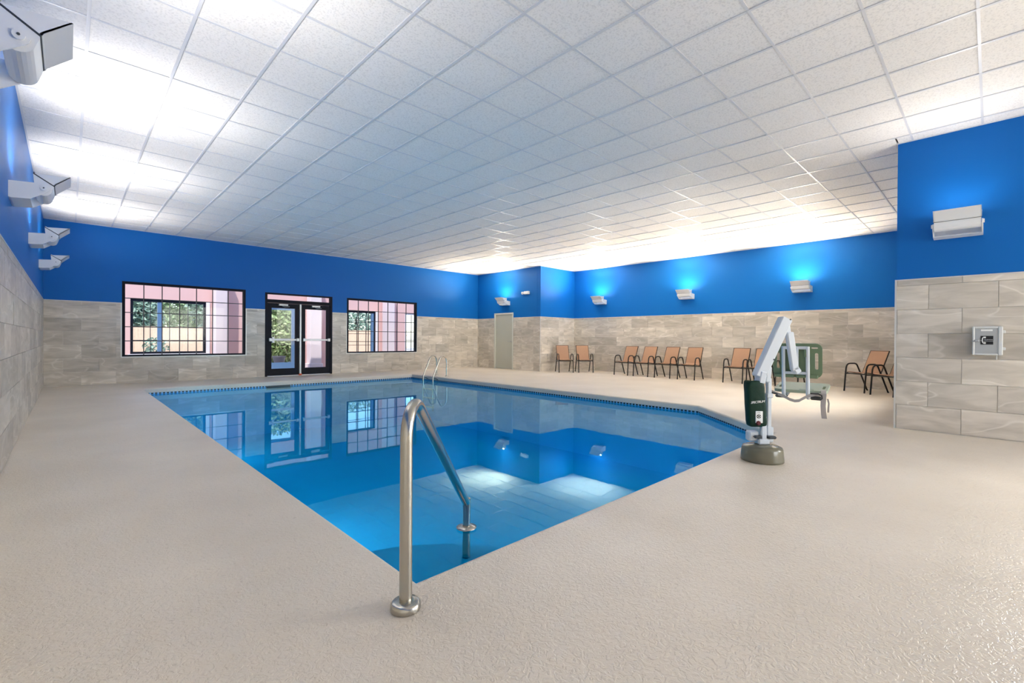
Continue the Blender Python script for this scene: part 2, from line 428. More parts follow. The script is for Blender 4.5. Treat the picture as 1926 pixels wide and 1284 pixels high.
# ------------------------------------------------------------------ floor and pool
def offset_poly(poly, d):
    n = len(poly); out = []
    for i in range(n):
        p0, p1, p2 = Vector(poly[i-1]), Vector(poly[i]), Vector(poly[(i+1) % n])
        e1 = (p1-p0).normalized(); e2 = (p2-p1).normalized()
        n1 = Vector((e1.y, -e1.x)); n2 = Vector((e2.y, -e2.x))   # outward for CCW
        b = (n1+n2).normalized(); out.append(tuple(p1+b*(d/max(0.3, b.dot(n1)))))
    return out
import bmesh
def floor_mesh():
    bm = bmesh.new()
    outer = [(XL-0.1, YR-0.1), (X4+0.1, YR-0.1), (X4+0.1, Y4-0.05), (X3+0.1, Y4-0.05), (X3+0.1, Y2+0.1), (X1+0.1, Y2+0.1), (X1+0.1, YB+0.16), (XL-0.1, YB+0.16)]
    inner = offset_poly(POOL, 0.03)
    es = []
    for ring in (outer, inner):
        vs = [bm.verts.new((x, y, 0)) for x, y in ring]
        es += [bm.edges.new((vs[i], vs[(i+1) % len(vs)])) for i in range(len(vs))]
    bmesh.ops.triangle_fill(bm, use_beauty=True, use_dissolve=False, edges=es)
    bmesh.ops.recalc_face_normals(bm, faces=bm.faces)
    if bm.faces[0].normal.z < 0: bmesh.ops.reverse_faces(bm, faces=bm.faces)
    me = bpy.data.meshes.new('floor'); bm.to_mesh(me); bm.free(); me.materials.append(M['deck'])
    return me
floor = struct(link('floor', floor_mesh()))
mb = MB()
prof = [(0.03, 0.0)]+[(0.03-0.03*math.sin(math.radians(a)), -0.03+0.03*math.cos(math.radians(a))) for a in (18, 36, 54, 72, 90)]+[(0.0, -0.095), (0.10, -0.095)]
rings = [[(x, y, z) for x, y in offset_poly(POOL, d)] for d, z in prof]
n = len(POOL); vs = [p for r in rings for p in r]
fs = [(i*n+k, i*n+(k+1) % n, (i+1)*n+(k+1) % n, (i+1)*n+k) for i in range(len(prof)-1) for k in range(n)]
mb.add(vs, fs, 0, False); mb.build('pool_coping', 'deck', floor)

def ring_wall(mb, poly, z0, z1):
    n = len(poly)
    mb.add([(x, y, z0) for x, y in poly]+[(x, y, z1) for x, y in poly], [(i, (i+1) % n, (i+1) % n+n, i+n) for i in range(n)])
mb = MB(); bp_ = offset_poly(POOL, 0.02)
ring_wall(mb, bp_, DEPTH, -0.09); mb.add([(x, y, DEPTH) for x, y in bp_], [tuple(range(n))])
basin = mb.build('pool_basin', 'plaster'); struct(basin, 'pale blue plastered pool basin below the beige deck')
mb = MB()   # small dark waterline tiles just under the coping
for i in range(n):
    a, b = Vector(bp_[i]), Vector(bp_[(i+1) % n]); L = (b-a).length; e = (b-a)/L; nn = Vector((-e.y, e.x))
    k = int(L/0.066)
    for j in range(k):
        p = a+e*(L*(j+0.12)/k); q = a+e*(L*(j+0.72)/k)
        mb.add([(p.x, p.y, -0.124), (q.x, q.y, -0.124), (q.x, q.y, -0.100), (p.x, p.y, -0.100)]+[((v+nn*0.006).x, (v+nn*0.006).y, z) for v, z in ((p, -0.124), (q, -0.124), (q, -0.098), (p, -0.098))],
               [(4,5,6,7), (0,1,5,4), (1,2,6,5), (2,3,7,6), (3,0,4,7)])
o = mb.build('waterline_tile', 'pooltile', basin, whole=True); o['kind'] = 'stuff'
for r, z in ((1.09, -0.31), (1.42, -0.60), (1.75, -0.90)):
    mb = MB(); cx, cy_ = bp_[0]
    pl = [(cx, cy_)]+[(cx+r*math.cos(a), cy_+r*math.sin(a)) for a in [PI/2*i/20 for i in range(21)]]
    m_ = len(pl)
    mb.add([(x, y, z) for x, y in pl]+[(x, y, DEPTH) for x, y in pl], [tuple(range(m_))]+[(i, (i+1) % m_, (i+1) % m_+m_, i+m_) for i in range(m_)])
    mb.build('step', 'plaster', basin)
mb = MB(); mb.box((3.45, bp_[3][1]-0.012, -0.20), (4.0, bp_[3][1]+0.02, -0.10)); mb.build('skimmer_mouth', 'pooltile', basin)
mb = MB(); wp = offset_poly(POOL, 0.019); mb.add([(x, y, WATER) for x, y in wp], [tuple(range(n))])
water = mb.build('pool_water', 'water'); water['kind'] = 'stuff'; water['label'] = 'still blue water filling the swimming pool'; water['category'] = 'water'

# unseen lights added under water to brighten the pool, in the walls on the camera's side
for lx, ly, ax in ((POOL[0][0], 10.1, 'x'), (POOL[0][0], 5.2, 'x'), (4.3, POOL[0][1], 'y')):
    mb = MB(); r = 0.12
    dv = Vector((1, 0, 0)) if ax == 'x' else Vector((0, 1, 0)); p0 = Vector((lx, ly, -0.62))-dv*0.02
    mb.tube([p0, p0+dv*0.02], r+0.025, 24); rim = mb.build('light_rim', 'steel', basin)
    mb = MB(); mb.tube([p0+dv*0.02, p0+dv*0.025], r, 24); mb.build('light_lens', 'poollens', rim)
    ld = bpy.data.lights.new('pool_light', 'AREA'); ld.shape = 'DISK'; ld.size = 2*r; ld.energy = POOL_FILL_W*(1.15 if ax == 'x' else 0.45); ld.color = (0.50, 0.80, 1.0)
    lo = bpy.data.objects.new('pool_light', ld); C.objects.link(lo); lo.location = p0+dv*0.035; lo.rotation_euler = (-dv).to_track_quat('Z', 'Y').to_euler()
# ------------------------------------------------------------------ walls
SIDE_FILL_WIN = (8.0, 0.6, 10.6, 2.9); FLANK_FILL_WIN = (-4.3, 0.6, -1.5, 2.9)  # unseen openings added to let fill light in
W1 = (0.88, 0.613, 3.385, 2.33); W2 = (6.15, 0.613, 8.63, 2.30); DD = (3.855, 0.0, 5.70, 2.30)
D1 = (11.72, 0.0, 12.725, 2.015)
def rect_minus(rects, h):
    out = []
    for (a, b, c, d) in rects:
        if h[0] >= c or h[2] <= a or h[1] >= d or h[3] <= b: out.append((a, b, c, d)); continue
        if b < h[1]: out.append((a, b, c, h[1]))
        if d > h[3]: out.append((a, h[3], c, d))
        if a < h[0]: out.append((a, max(b, h[1]), h[0], min(d, h[3])))
        if c > h[2]: out.append((h[2], max(b, h[1]), c, min(d, h[3])))
    return [r for r in out if r[2]-r[0] > 0.004 and r[3]-r[1] > 0.004]
def place(axis, plane, sgn, u0, z0, u1, z1, t0, t1):
    # box spanning u/z, from plane+sgn*t0 to plane+sgn*t1 ; sgn = direction into the room
    a, b = plane+sgn*t0, plane+sgn*t1
    lo, hi = min(a, b), max(a, b)
    return ((lo, u0, z0), (hi, u1, z1)) if axis == 'x' else ((u0, lo, z0), (u1, hi, z1))
tile_cache = {}
random.seed(4)
def make_wall(name, axis, plane, sgn, u0, u1, holes=(), tiles=None, base=0.0, trim=True, pitch=0.575):
    mb = MB()
    for r in rect_minus_all([(u0, 0.0, u1, HT)], holes): mb.box(*place(axis, plane, sgn, *r, -0.15, 0.0), 0)
    for r in rect_minus_all([(u0, HT, u1, HC+0.05)], holes): mb.box(*place(axis, plane, sgn, *r, -0.15, 0.004), 1)
    wl = struct(mb.build(name, ['grout', 'blue'], whole=True))
    if tiles:
        t0, t1 = tiles; h = 0.291; g = 0.0022
        for k in range(7):
            za = 0.008+k*h; zb = min(za+h, HT-0.012)
            off = base + (pitch/2 if k % 2 == 0 else 0.0)
            j = math.floor((t0-off)/pitch)
            while off+j*pitch < t1:
                a = max(t0, off+j*pitch); b = min(t1, off+(j+1)*pitch); j += 1
                if b-a < 0.01: continue
                for (ra, rz0, rb, rz1) in rect_minus_all([(a, za, b, zb)], holes):
                    L, H = rb-ra-2*g, rz1-rz0-2*g
                    if L < 0.008 or H < 0.008: continue
                    key = (axis, round(L, 3), round(H, 3))
                    if key not in tile_cache:
                        m2 = MB()
                        if axis == 'x': m2.box((-0.006, -L/2, -H/2), (0.006, L/2, H/2))
                        else: m2.box((-L/2, -0.006, -H/2), (L/2, 0.006, H/2))
                        tile_cache[key] = m2.mesh('wall_tile', 'tile')
                    d = plane+sgn*(0.0035+random.uniform(-0.0012, 0.0012)); uc, zc = (ra+rb)/2, (rz0+rz1)/2
                    link('wall_tile', tile_cache[key], wl, (d, uc, zc) if axis == 'x' else (uc, d, zc))
        if trim:
            mb = MB()
            for r in rect_minus_all([(t0, HT-0.014, t1, HT)], holes): mb.box(*place(axis, plane, sgn, *r, -0.002, 0.013))
            mb.build('edge_trim', 'trim', wl)
    return wl
def rect_minus_all(rs, holes):
    for h in holes: rs = rect_minus(rs, h)
    return rs
make_wall('wall_left', 'x', XL, 1, YR-0.1, YB+0.15, (), (1.0, YB), 0.20+5.335)
make_wall('wall_back', 'y', YB, -1, XL-0.15, X1+0.15, (W1, DD, W2), (XL, X1), -0.079)
wd_ = make_wall('wall_service', 'x', X1, -1, Y2+0.15, YB, (D1,), (Y2+0.0, YB), 0.1)
make_wall('wall_alcove', 'y', Y2, -1, X1, X3+0.15, (), (X1, X3), 0.2)
make_wall('wall_right', 'x', X3, -1, Y4-0.15, Y2, (), (Y4, Y2), 2.326)
wx = make_wall('wall_near', 'x', X4, -1, YR-0.1, Y4, [FLANK_FILL_WIN], (-2.2, Y4), 0.52)
make_wall('wall_return', 'y', Y4, 1, X4+0.15, X3+0.15, [SIDE_FILL_WIN], (X4, X3), 0.3)
REAR_FILL_WIN = [(3.8, 0.6, 6.8, 2.9)]  # unseen rear opening, added for its fill light
make_wall('wall_rear', 'y', YR, 1, XL-0.15, X4+0.15, REAR_FILL_WIN, None)
# frames of the added, unseen rear window are built with the others below
mb = MB(); mb.box((X4-0.014, Y4-0.004, 0), (X4+0.006, Y4+0.014, HT)); mb.build('corner_trim', 'trim', wx)
mb = MB(); mb.box((X1-0.014, Y2-0.014, 0), (X1+0.002, Y2+0.002, HT)); mb.build('corner_trim', 'trim', wd_)

# ------------------------------------------------------------------ ceiling
GX = [0.11+0.588*k for k in range(-1, 23)]
GY = [1.862+0.592*k for k in range(-11, 21)]
mb = MB(); mb.box((XL-0.3, YR-0.3, HC+0.06), (X3+0.3, YB+0.3, HC+0.30))
ceiling = struct(mb.build('ceiling', 'backer'))
def inside(x, y):
    if y < Y4 and x > X4: return False
    if y > Y2 and x > X1: return False
    return XL < x < X3 and YR < y < YB
xs = [XL]+[g for g in GX if XL+0.02 < g < X3-0.02]+[X3]; ys = [YR]+[g for g in GY if YR+0.02 < g < YB-0.02]+[YB]
regions = [(XL, YR, X4, Y4), (XL, Y4, X3, Y2), (XL, Y2, X1, YB)]
cells = []
for i in range(len(xs)-1):
    for j in range(len(ys)-1):
        e_ = 0.01; cq = [(xs[i]+e_, ys[j]+e_), (xs[i+1]-e_, ys[j]+e_), (xs[i+1]-e_, ys[j+1]-e_), (xs[i]+e_, ys[j+1]-e_)]
        if all(inside(*q) for q in cq): cells.append((xs[i], ys[j], xs[i+1], ys[j+1])); continue
        for (a, b, c, d) in regions:
            r = (max(xs[i], a), max(ys[j], b), min(xs[i+1], c), min(ys[j+1], d))
            if r[2]-r[0] > 0.02 and r[3]-r[1] > 0.02: cells.append(r)
def area(r):
    ps = [project((x, y, HC)) for x, y in ((r[0], r[1]), (r[2], r[1]), (r[2], r[3]), (r[0], r[3]))]
    if any(p is None for p in ps): return 0
    if not any(-100 < p[0] < 2026 and -60 < p[1] < 1300 for p in ps): return 0
    return abs(sum(ps[i][0]*ps[(i+1) % 4][1]-ps[(i+1) % 4][0]*ps[i][1] for i in range(4)))/2
cells.sort(key=area, reverse=True)
cc = {}; rest = MB(); random.seed(8)
for i, r in enumerate(cells):
    g = 0.009; L, W_ = r[2]-r[0]-2*g, r[3]-r[1]-2*g
    zc = HC+0.014+random.uniform(-0.002, 0.002)
    if i < 300:
        key = (round(L, 3), round(W_, 3))
        if key not in cc:
            m2 = MB(); m2.box((-L/2, -W_/2, -0.008), (L/2, W_/2, 0.008)); cc[key] = m2.mesh('ceiling_tile', 'ceil')
        link('ceiling_tile', cc[key], ceiling, ((r[0]+r[2])/2, (r[1]+r[3])/2, zc))
    else:
        rest.box((r[0]+g, r[1]+g, zc-0.008), (r[2]-g, r[3]-g, zc+0.008))
o = rest.build('far_ceiling_field', 'ceil', ceiling, whole=True); o['kind'] = 'stuff'
def bar(name, axis, u, segs, half, z0, z1):
    mb = MB()
    for a, b in segs:
        if axis == 'x': mb.box((u-half, a, z0), (u+half, b, z1))
        else: mb.box((a, u-half, z0), (b, u+half, z1))
    mb.build(name, 'grid', ceiling)
for x in xs[1:-1]:
    ylo = YR if x < X4 else Y4; yhi = YB if x < X1 else Y2
    bar('grid_bar', 'x', x, [(ylo, yhi)], 0.012, HC-0.001, HC+0.02)
for y in ys[1:-1]:
    xhi = X4 if y < Y4 else (X3 if y < Y2 else X1)
    bar('grid_bar', 'y', y, [(XL, xhi)], 0.010, HC+0.0005, HC+0.02)
mb = MB()
for a, b in (((XL, YR, 0), (XL+0.022, YB, 0)), ((XL, YB-0.022, 0), (X1, YB, 0)), ((X1-0.022, Y2-0.022, 0), (X1, YB, 0)), ((X1, Y2-0.022, 0), (X3, Y2, 0)),
             ((X3-0.022, Y4, 0), (X3, Y2, 0)), ((X4-0.022, YR, 0), (X4, Y4+0.022, 0)), ((X4, Y4, 0), (X3, Y4+0.022, 0)), ((XL, YR, 0), (X4, YR+0.022, 0))):
    mb.box((a[0], a[1], HC-0.002), (b[0], b[1], HC+0.018))
mb.build('edge_angle', 'grid', ceiling)

# ------------------------------------------------------------------ windows and doors of the back wall
def bar_box(name, mat, parent, a, b): mb = MB(); mb.box(a, b); return mb.build(name, mat, parent)
def muntin_window(name, rect, vx, hz, label):
    x0, z0, x1, z1 = rect; fw = 0.055
    mb = MB(); ya, yb = YB-0.006, YB+0.10
    for a, b in (((x0, z0), (x0+fw, z1)), ((x1-fw, z0), (x1, z1)), ((x0+fw, z1-fw), (x1-fw, z1)), ((x0+fw, z0), (x1-fw, z0+fw*0.7))):
        mb.box((a[0], ya, a[1]), (b[0], yb, b[1]))
    wn = struct(mb.build(name, 'black'), label)
    xs_ = [x0+fw]+vx+[x1-fw]; zs_ = [z0+fw*0.7]+hz+[z1-fw]; h = 0.009
    for x in vx: bar_box('muntin', 'muntin', wn, (x-h, YB+0.035, zs_[0]), (x+h, YB+0.058, zs_[-1]))
    for z in hz: bar_box('muntin', 'muntin', wn, (xs_[0], YB+0.037, z-h), (xs_[-1], YB+0.056, z+h))
    for i in range(len(xs_)-1):
        for j in range(len(zs_)-1):
            ax = xs_[i]+(h if i else 0); bx = xs_[i+1]-(h if i < len(xs_)-2 else 0)
            az = zs_[j]+(h if j else 0); bz = zs_[j+1]-(h if j < len(zs_)-2 else 0)
            bar_box('pane', 'glass', wn, (ax, YB+0.044, az), (bx, YB+0.049, bz))
    mb = MB(); t = 0.022   # pale bead where the wall tile stops around the opening
    mb.box((x0-t, YB-0.014, z0-t), (x1+t, YB-0.002, z0)); mb.box((x1, YB-0.014, z0), (x1+t, YB-0.002, min(z1, HT))); mb.box((x0-t, YB-0.014, z0), (x0, YB-0.002, min(z1, HT)))
    mb.build('edge_trim', 'trim', wn)
    return wn
def split(a, b, k): return [a+(b-a)*i/k for i in range(1, k)]
muntin_window('window_1', W1, split(W1[0]+0.05, W1[2]-0.05, 7), split(W1[1]+0.03, W1[3]-0.05, 5), 'dark framed muntin window left of the double doors')
muntin_window('window_2', W2, split(W2[0]+0.05, W2[2]-0.05, 7), split(W2[1]+0.03, W2[3]-0.05, 5), 'dark framed muntin window right of the double doors')
for i_, (a_, b_, c_, d_) in enumerate(REAR_FILL_WIN):  # frame of the added rear window, out of view
    mb = MB()
    for q in ((a_, b_, a_+0.06, d_), (c_-0.06, b_, c_, d_), (a_, b_, c_, b_+0.06), (a_, d_-0.06, c_, d_), ((a_+c_)/2-0.03, b_, (a_+c_)/2+0.03, d_)): mb.box((q[0], YR-0.09, q[1]), (q[2], YR+0.005, q[3]))
    struct(mb.build('window_%d' % (6+i_), 'black'), 'dark framed window in the rear wall')
a_, b_, c_, d_ = SIDE_FILL_WIN; mb = MB()  # frame of the window added round the corner for fill
for q in ((a_, b_, a_+0.06, d_), (c_-0.06, b_, c_, d_), (a_, b_, c_, b_+0.06), (a_, d_-0.06, c_, d_), ((a_+c_)/2-0.03, b_, (a_+c_)/2+0.03, d_)): mb.box((q[0], Y4-0.09, q[1]), (q[2], Y4+0.005, q[3]))
struct(mb.build('window_7', 'black'), 'dark framed window in the return wall round the corner')
a_, b_, c_, d_ = FLANK_FILL_WIN; mb = MB()  # frame of the window added behind the camera for fill
for q in ((a_, b_, a_+0.06, d_), (c_-0.06, b_, c_, d_), (a_, b_, c_, b_+0.06), (a_, d_-0.06, c_, d_), ((a_+c_)/2-0.03, b_, (a_+c_)/2+0.03, d_)): mb.box((X4-0.005, q[0], q[1]), (X4+0.09, q[2], q[3]))
struct(mb.build('window_8', 'black'), 'dark framed window in the flank wall behind the camera')
# double doors
x0, z0, x1, z1 = DD
mb = MB(); ya, yb = YB-0.008, YB+0.11
mb.box((x0, ya, 0), (x0+0.06, yb, z1)); mb.box((x1-0.06, ya, 0), (x1, yb, z1)); mb.box((x0+0.06, ya, z1-0.04), (x1-0.06, yb, z1)); mb.box((x0+0.06, ya, 2.03), (x1-0.06, yb, 2.12))
door1 = struct(mb.build('door_1', 'black'), 'black framed double glass doors with transom between the two windows')
bar_box('transom_pane', 'glass', door1, (x0+0.06, YB+0.04, 2.12), (x1-0.06, YB+0.046, z1-0.04))
bar_box('threshold', 'alu', door1, (x0+0.06, YB-0.01, 0.0), (x1-0.06, YB+0.11, 0.014))
mid = 4.785
mb = MB(); mb.bevbox((mid-0.028, YB-0.012, 0.014), (mid+0.028, YB+0.10, 2.03), 0.008); mb.build('centre_post', 'alu', door1)
mb = MB(); mb.bevbox((mid-0.05, YB-0.03, 0.0), (mid+0.035, YB-0.012, 0.05), 0.008); mb.build('door_stop', 'orange', door1)
for (a, b, hinge) in ((x0+0.066, mid-0.034, 0), (mid+0.034, x1-0.066, 1)):
    st = 0.105; mb = MB(); ya, yb = YB+0.012, YB+0.056
    mb.box((a, ya, 0.02), (a+st, yb, 2.022)); mb.box((b-st, ya, 0.02), (b, yb, 2.022)); mb.box((a+st, ya, 0.02), (b-st, yb, 0.21)); mb.box((a+st, ya, 1.89), (b-st, yb, 2.022))
    leaf = mb.build('door_leaf', 'black', door1)
    bar_box('pane', 'glass', leaf, (a+st, YB+0.03, 0.21), (b-st, YB+0.036, 1.89))
    mb = MB(); mb.bevbox((a+0.02, YB-0.055, 0.985), (b-0.02, YB-0.02, 1.035), 0.006)
    for q in (a+0.02, b-0.09): mb.bevbox((q, YB-0.07, 0.965), (q+0.075, YB+0.012, 1.055), 0.008)
    if hinge == 0: mb.bevbox((a+0.10, YB-0.05, 0.93), (a+0.16, YB+0.012, 1.09), 0.006)
    mb.build('push_bar', 'alu', leaf)
    cx = (a+b)/2
    mb = MB(); mb.bevbox((cx-0.14, YB-0.05, 1.955), (cx+0.10, YB+0.012, 2.005), 0.006)
    mb.tube([(cx-0.05, YB-0.03, 1.95), (cx+0.0, YB-0.09, 1.925), (cx+0.14, YB-0.02, 1.94)], 0.009, 6); mb.build('door_closer', 'alu', leaf)
# single service door
a, _, b, zt = D1
mb = MB(); f = 0.055; xa, xb = X1-0.018, X1+0.09
mb.box((xa, a, 0), (xb, a+f, zt)); mb.box((xa, b-f, 0), (xb, b, zt)); mb.box((xa, a+f, zt-f), (xb, b-f, zt))
door2 = struct(mb.build('door_2', 'doorframe'), 'plain pale grey single door in the corner past the pool ladder')
mb = MB(); mb.box((X1+0.012, a+f+0.003, 0.012), (X1+0.055, b-f-0.003, zt-f-0.003)); lf = mb.build('door_leaf', 'doorpaint', door2)
mb = MB(); yk = a+f+0.07
mb.tube([(X1+0.012, yk, 0.98), (X1-0.05, yk, 0.98), (X1-0.055, yk+0.10, 0.978)], 0.011, 8)
mb.tube([(X1+0.012, yk, 0.98), (X1+0.004, yk, 0.98)], 0.03, 12); mb.build('lever_handle', 'alu', lf)
mb = MB(); mb.box((X1+0.06, a-0.2, 0), (X1+0.15, b+0.2, zt+0.1)); mb.build('door_stop_panel', 'doorpaint', door2)

# ------------------------------------------------------------------ wall uplights
def lamp(label, loc, rz, power, col):
    t = thing('wall_uplight', label, 'light', loc, rz, 'angled white uplights on the blue walls')
    # local: x out of the wall, y along it, z up (0 = 2.40 m)
    arm = [(0, 0.023), (0, -0.119), (0.015, -0.124), (0.133, -0.112), (0.225, -0.045)]+[(0.225+0.03*math.cos(math.radians(q)), -0.003+0.03*math.sin(math.radians(q))) for q in (-40, 0, 45, 85)]+[(0.16, 0.036)]
    mb = MB()
    for s in (-1, 1): mb.prism(arm, s*0.200-0.005, s*0.200+0.005)
    mb.prism([(0, 0.023), (0, -0.119), (0.015, -0.124), (0.133, -0.112), (0.128, -0.100), (0.012, -0.112), (0.012, 0.023)], -0.195, 0.195)
    mb.build('bracket', 'lamp', t)
    head = [(0.150, 0.118), (0.158, 0.02)]+arc(0.213, -0.008, 0.057, 165, 330, 10)+[(0.279, 0.012), (0.283, 0.030)]
    mb = MB(); mb.prism(head, -0.190, 0.190); hd = mb.build('lamp_head', 'lamp', t)
    d = Vector((0.133, 0, -0.088)).normalized(); nrm = Vector((0.088, 0, 0.133)).normalized()
    c = Vector((0.217, 0, 0.076))
    def q(s, u): p = c+d*s+nrm*u; return (p.x, p.z)
    mb = MB(); mb.prism([q(-0.081, 0.000), q(0.081, 0.000), q(0.081, 0.006), q(-0.081, 0.006)], -0.193, 0.193); mb.build('gasket', 'lampdark', hd)
    mb = MB(); mb.prism([q(-0.072, 0.006), q(0.072, 0.006), q(0.072, 0.009), q(-0.072, 0.009)], -0.18, 0.18); mb.build('lens', 'lens', hd)
    fr = MB()
    for s0, s1 in ((-0.083, -0.073), (0.073, 0.083)): fr.prism([q(s0, 0.006), q(s1, 0.006), q(s1, 0.016), q(s0, 0.016)], -0.195, 0.195)
    for s in (-1, 1): fr.prism([q(-0.083, 0.006), q(0.083, 0.006), q(0.083, 0.016), q(-0.083, 0.016)], s*0.188-0.007, s*0.188+0.007)
    fr.build('bezel', 'lamp', hd)
    sh = MB(); tip = (0.393, 0.140); A = q(-0.060, 0.016); B = q(0.080, 0.016); B2 = q(0.072, 0.018)
    for s in (-1, 1): sh.prism([A, B, tip], s*0.190-0.003, s*0.190+0.003)
    sh.prism([B, tip, (tip[0]-0.006, tip[1]+0.003), B2], -0.193, 0.193)
    sh.build('glare_shield', 'lamp', t)
    kn = MB()
    for s in (-1, 1):
        kn.tube([(0.217, s*0.203, 0.0), (0.217, s*0.216, 0.0)], 0.022, 14); kn.tube([(0.217, s*0.216, 0.0), (0.217, s*0.219, 0.0)], 0.006, 8, 1)
    kn.build('pivot_knob', ['lamp', 'lampdark'], t)
    # two lobes of the lamp: a forward throw across the ceiling and a soft wide spill up the wall
    for nm, e, sprd, pw, off in (('uplight_beam', BEAM_ELEV, BEAM_SPREAD, power, 0.045), ('uplight_spill', 56.0, 180.0, power*SPILL, 0.022)):
        ld = bpy.data.lights.new(nm, 'AREA'); ld.shape = 'RECTANGLE'; ld.size = 0.34; ld.size_y = 0.10; ld.energy = pw; ld.color = col; ld.spread = math.radians(sprd)
        lo = bpy.data.objects.new(nm, ld); C.objects.link(lo); lo.parent = t
        el = math.radians(e); zax = -Vector((math.cos(el), 0, math.sin(el))); xax = Vector((0, 1, 0)); yax = zax.cross(xax); lp = c+nrm*off
        lo.matrix_local = Matrix(((xax.x, yax.x, zax.x, lp.x), (xax.y, yax.y, zax.y, lp.y), (xax.z, yax.z, zax.z, lp.z), (0, 0, 0, 1)))
    return t
ZL = 2.40
lamp('largest white uplight at the top left corner of the photo', (XL+0.004, 3.20, ZL), 0, LAMP_W_LEFT, COOL)
lamp('second white uplight on the left wall, below and beyond the largest', (XL+0.004, 6.13, ZL), 0, LAMP_W_LEFT, COOL)
lamp('third white uplight on the left wall, second smallest of its row', (XL+0.004, 8.95, ZL), 0, LAMP_W_LEFT, COOL)
lamp('farthest and smallest white uplight of the left wall', (XL+0.004, 11.88, ZL), 0, LAMP_W_LEFT, COOL)
lamp('white uplight on the right wall nearest the tall grey tiled corner', (X3-0.004, 3.25, ZL), PI, LAMP_W_RIGHT, WARM)
lamp('middle white uplight of the three on the right wall', (X3-0.004, 6.21, ZL), PI, LAMP_W_RIGHT, WARM)
lamp('white uplight on the right wall nearest the alcove corner', (X3-0.004, 9.25, ZL), PI, LAMP_W_RIGHT*0.9, NEUT)
lamp('white uplight above the plain single door', (X1-0.004, 12.10, ZL), PI, LAMP_W_RIGHT*0.9, WARM)
lamp('large white uplight above the grey phone box', (X4-0.004, 0.275, ZL), PI, LAMP_W_RIGHT*0.05, COOL)
# emergency light
t = thing('emergency_light', 'small white emergency light on blue wall above and right of the single door', 'light', (X1-0.004, 11.05, 2.66))
mb = MB(); mb.bevbox((-0.09, -0.13, -0.05), (0, 0.10, 0.055), 0.012); mb.build('housing', 'plastic', t)
mb = MB(); mb.tube([(-0.05, 0.10, 0.0), (-0.05, 0.15, 0.0)], 0.014, 8)
mb.lathe([(0.025, -0.05), (0.045, -0.02), (0.045, 0.03), (0.03, 0.045)], 16, 0, -0.055, 0.175); mb.build('lamp_head', 'plastic', t)

# ------------------------------------------------------------------ chairs
def make_chair():
    t = thing('sling_chair', '', 'chair')
    for s in (-1, 1):
        y = s*0.235
        pts = [(0.285, y, 0.0), (0.245, y, 0.47)]+[(0.182+0.062*math.cos(math.radians(a)), y, 0.535+0.065*math.sin(math.radians(a))) for a in (15, 40, 65, 90)]+[(0.02, y, 0.602)]+\
              [(0.0+0.075*math.cos(math.radians(a)), y, 0.527+0.075*math.sin(math.radians(a))) for a in (70, 45, 22)]
        pts += [(-0.10+0.0, y, 0.452), (-0.15, y, 0.34), (-0.31, y, 0.0)]
        pts[-4] = (0.0, y, 0.585); pts = [p for p in pts]
        pts = [(0.285, y, 0.0), (0.250, y, 0.40), (0.240, y, 0.50), (0.222, y, 0.555), (0.188, y, 0.588), (0.14, y, 0.597), (0.03, y, 0.597), (-0.012, y, 0.585), (-0.042, y, 0.555), (-0.09, y, 0.46), (-0.31, y, 0.0)]
        mb = MB(); mb.tube(pts, 0.0155, 8)
        mb.lathe([(0.016, 0.0), (0.016, 0.015)], 8, 0, 0.285, y); mb.lathe([(0.016, 0.0), (0.016, 0.015)], 8, 0, -0.31, y)
        mb.build('arm_and_leg', 'chairblack', t)
        mb = MB(); yy = s*0.205
        mb.tube([(0.245, yy, 0.405), (0.20, yy, 0.415), (-0.10, yy, 0.375), (-0.145, yy, 0.40), (-0.175, yy, 0.45), (-0.365, yy, 0.875)], 0.011, 8)
        mb.build('sling_rail', 'chairblack', t)
        mb = MB(); mb.tube([(0.245, s*0.235, 0.375), (-0.13, s*0.235, 0.372)], 0.010, 6); mb.build('side_rail', 'chairblack', t)
    mb = MB(); mb.tube([(0.245, -0.235, 0.385), (0.245, 0.235, 0.385)], 0.011, 8); mb.tube([(-0.12, -0.235, 0.36), (-0.12, 0.235, 0.36)], 0.011, 8)
    mb.tube([(-0.362, -0.205, 0.868), (-0.362, 0.205, 0.868)], 0.010, 8); mb.build('cross_bar', 'chairblack', t)
    line = [(0.245, 0.417), (0.20, 0.424), (0.05, 0.400), (-0.09, 0.383), (-0.135, 0.405), (-0.165, 0.45), (-0.26, 0.665), (-0.362, 0.880)]
    mb = MB(); mb.strip([(x, 0, z) for x, z in line], (0, 1, 0), 0.395, 0.005); mb.build('sling', 'sling', t)
    return t
GRP = 'tan sling chairs along the walls'
chairs = [
 ('tan sling chair leftmost of all, in the alcove corner beside the tile edge', (11.80, 9.76), math.atan2(-0.78, -0.60)),
 ('tan sling chair second from left, set across the alcove corner', (12.30, 9.33), math.atan2(-0.76, -0.65)),
 ('tan sling chair leftmost of the row of four on the right wall', (12.39, 7.80), PI),
 ('second tan sling chair in the row of four', (12.39, 7.14), PI+0.02),
 ('third tan sling chair in the row of four', (12.38, 6.44), PI-0.02),
 ('tan sling chair rightmost in the row of four', (12.36, 5.745), PI+0.03),
 ('tan sling chair just left of the pool lift boom', (12.37, 4.52), PI),
 ('tan sling chair half hidden behind the pool lift boom', (12.39, 3.965), PI),
 ('tan sling chair hidden behind the green lift seat', (12.41, 3.32), PI),
 ('tan sling chair turned sideways between the lift and the grey tiled corner', (12.25, 1.85), math.atan2(0.55, -0.83)),
 ('tan sling chair cut off by the grey tiled corner', (11.79, 1.33), math.atan2(0.55, -0.83)),
]
proto = None
for lab, (x, y), rz in chairs:
    if proto is None: proto = c = make_chair()
    else: c = copy_tree(proto)
    c.location = (x, y, 0); c.rotation_euler = (0, 0, rz); c['label'] = lab; c['group'] = GRP

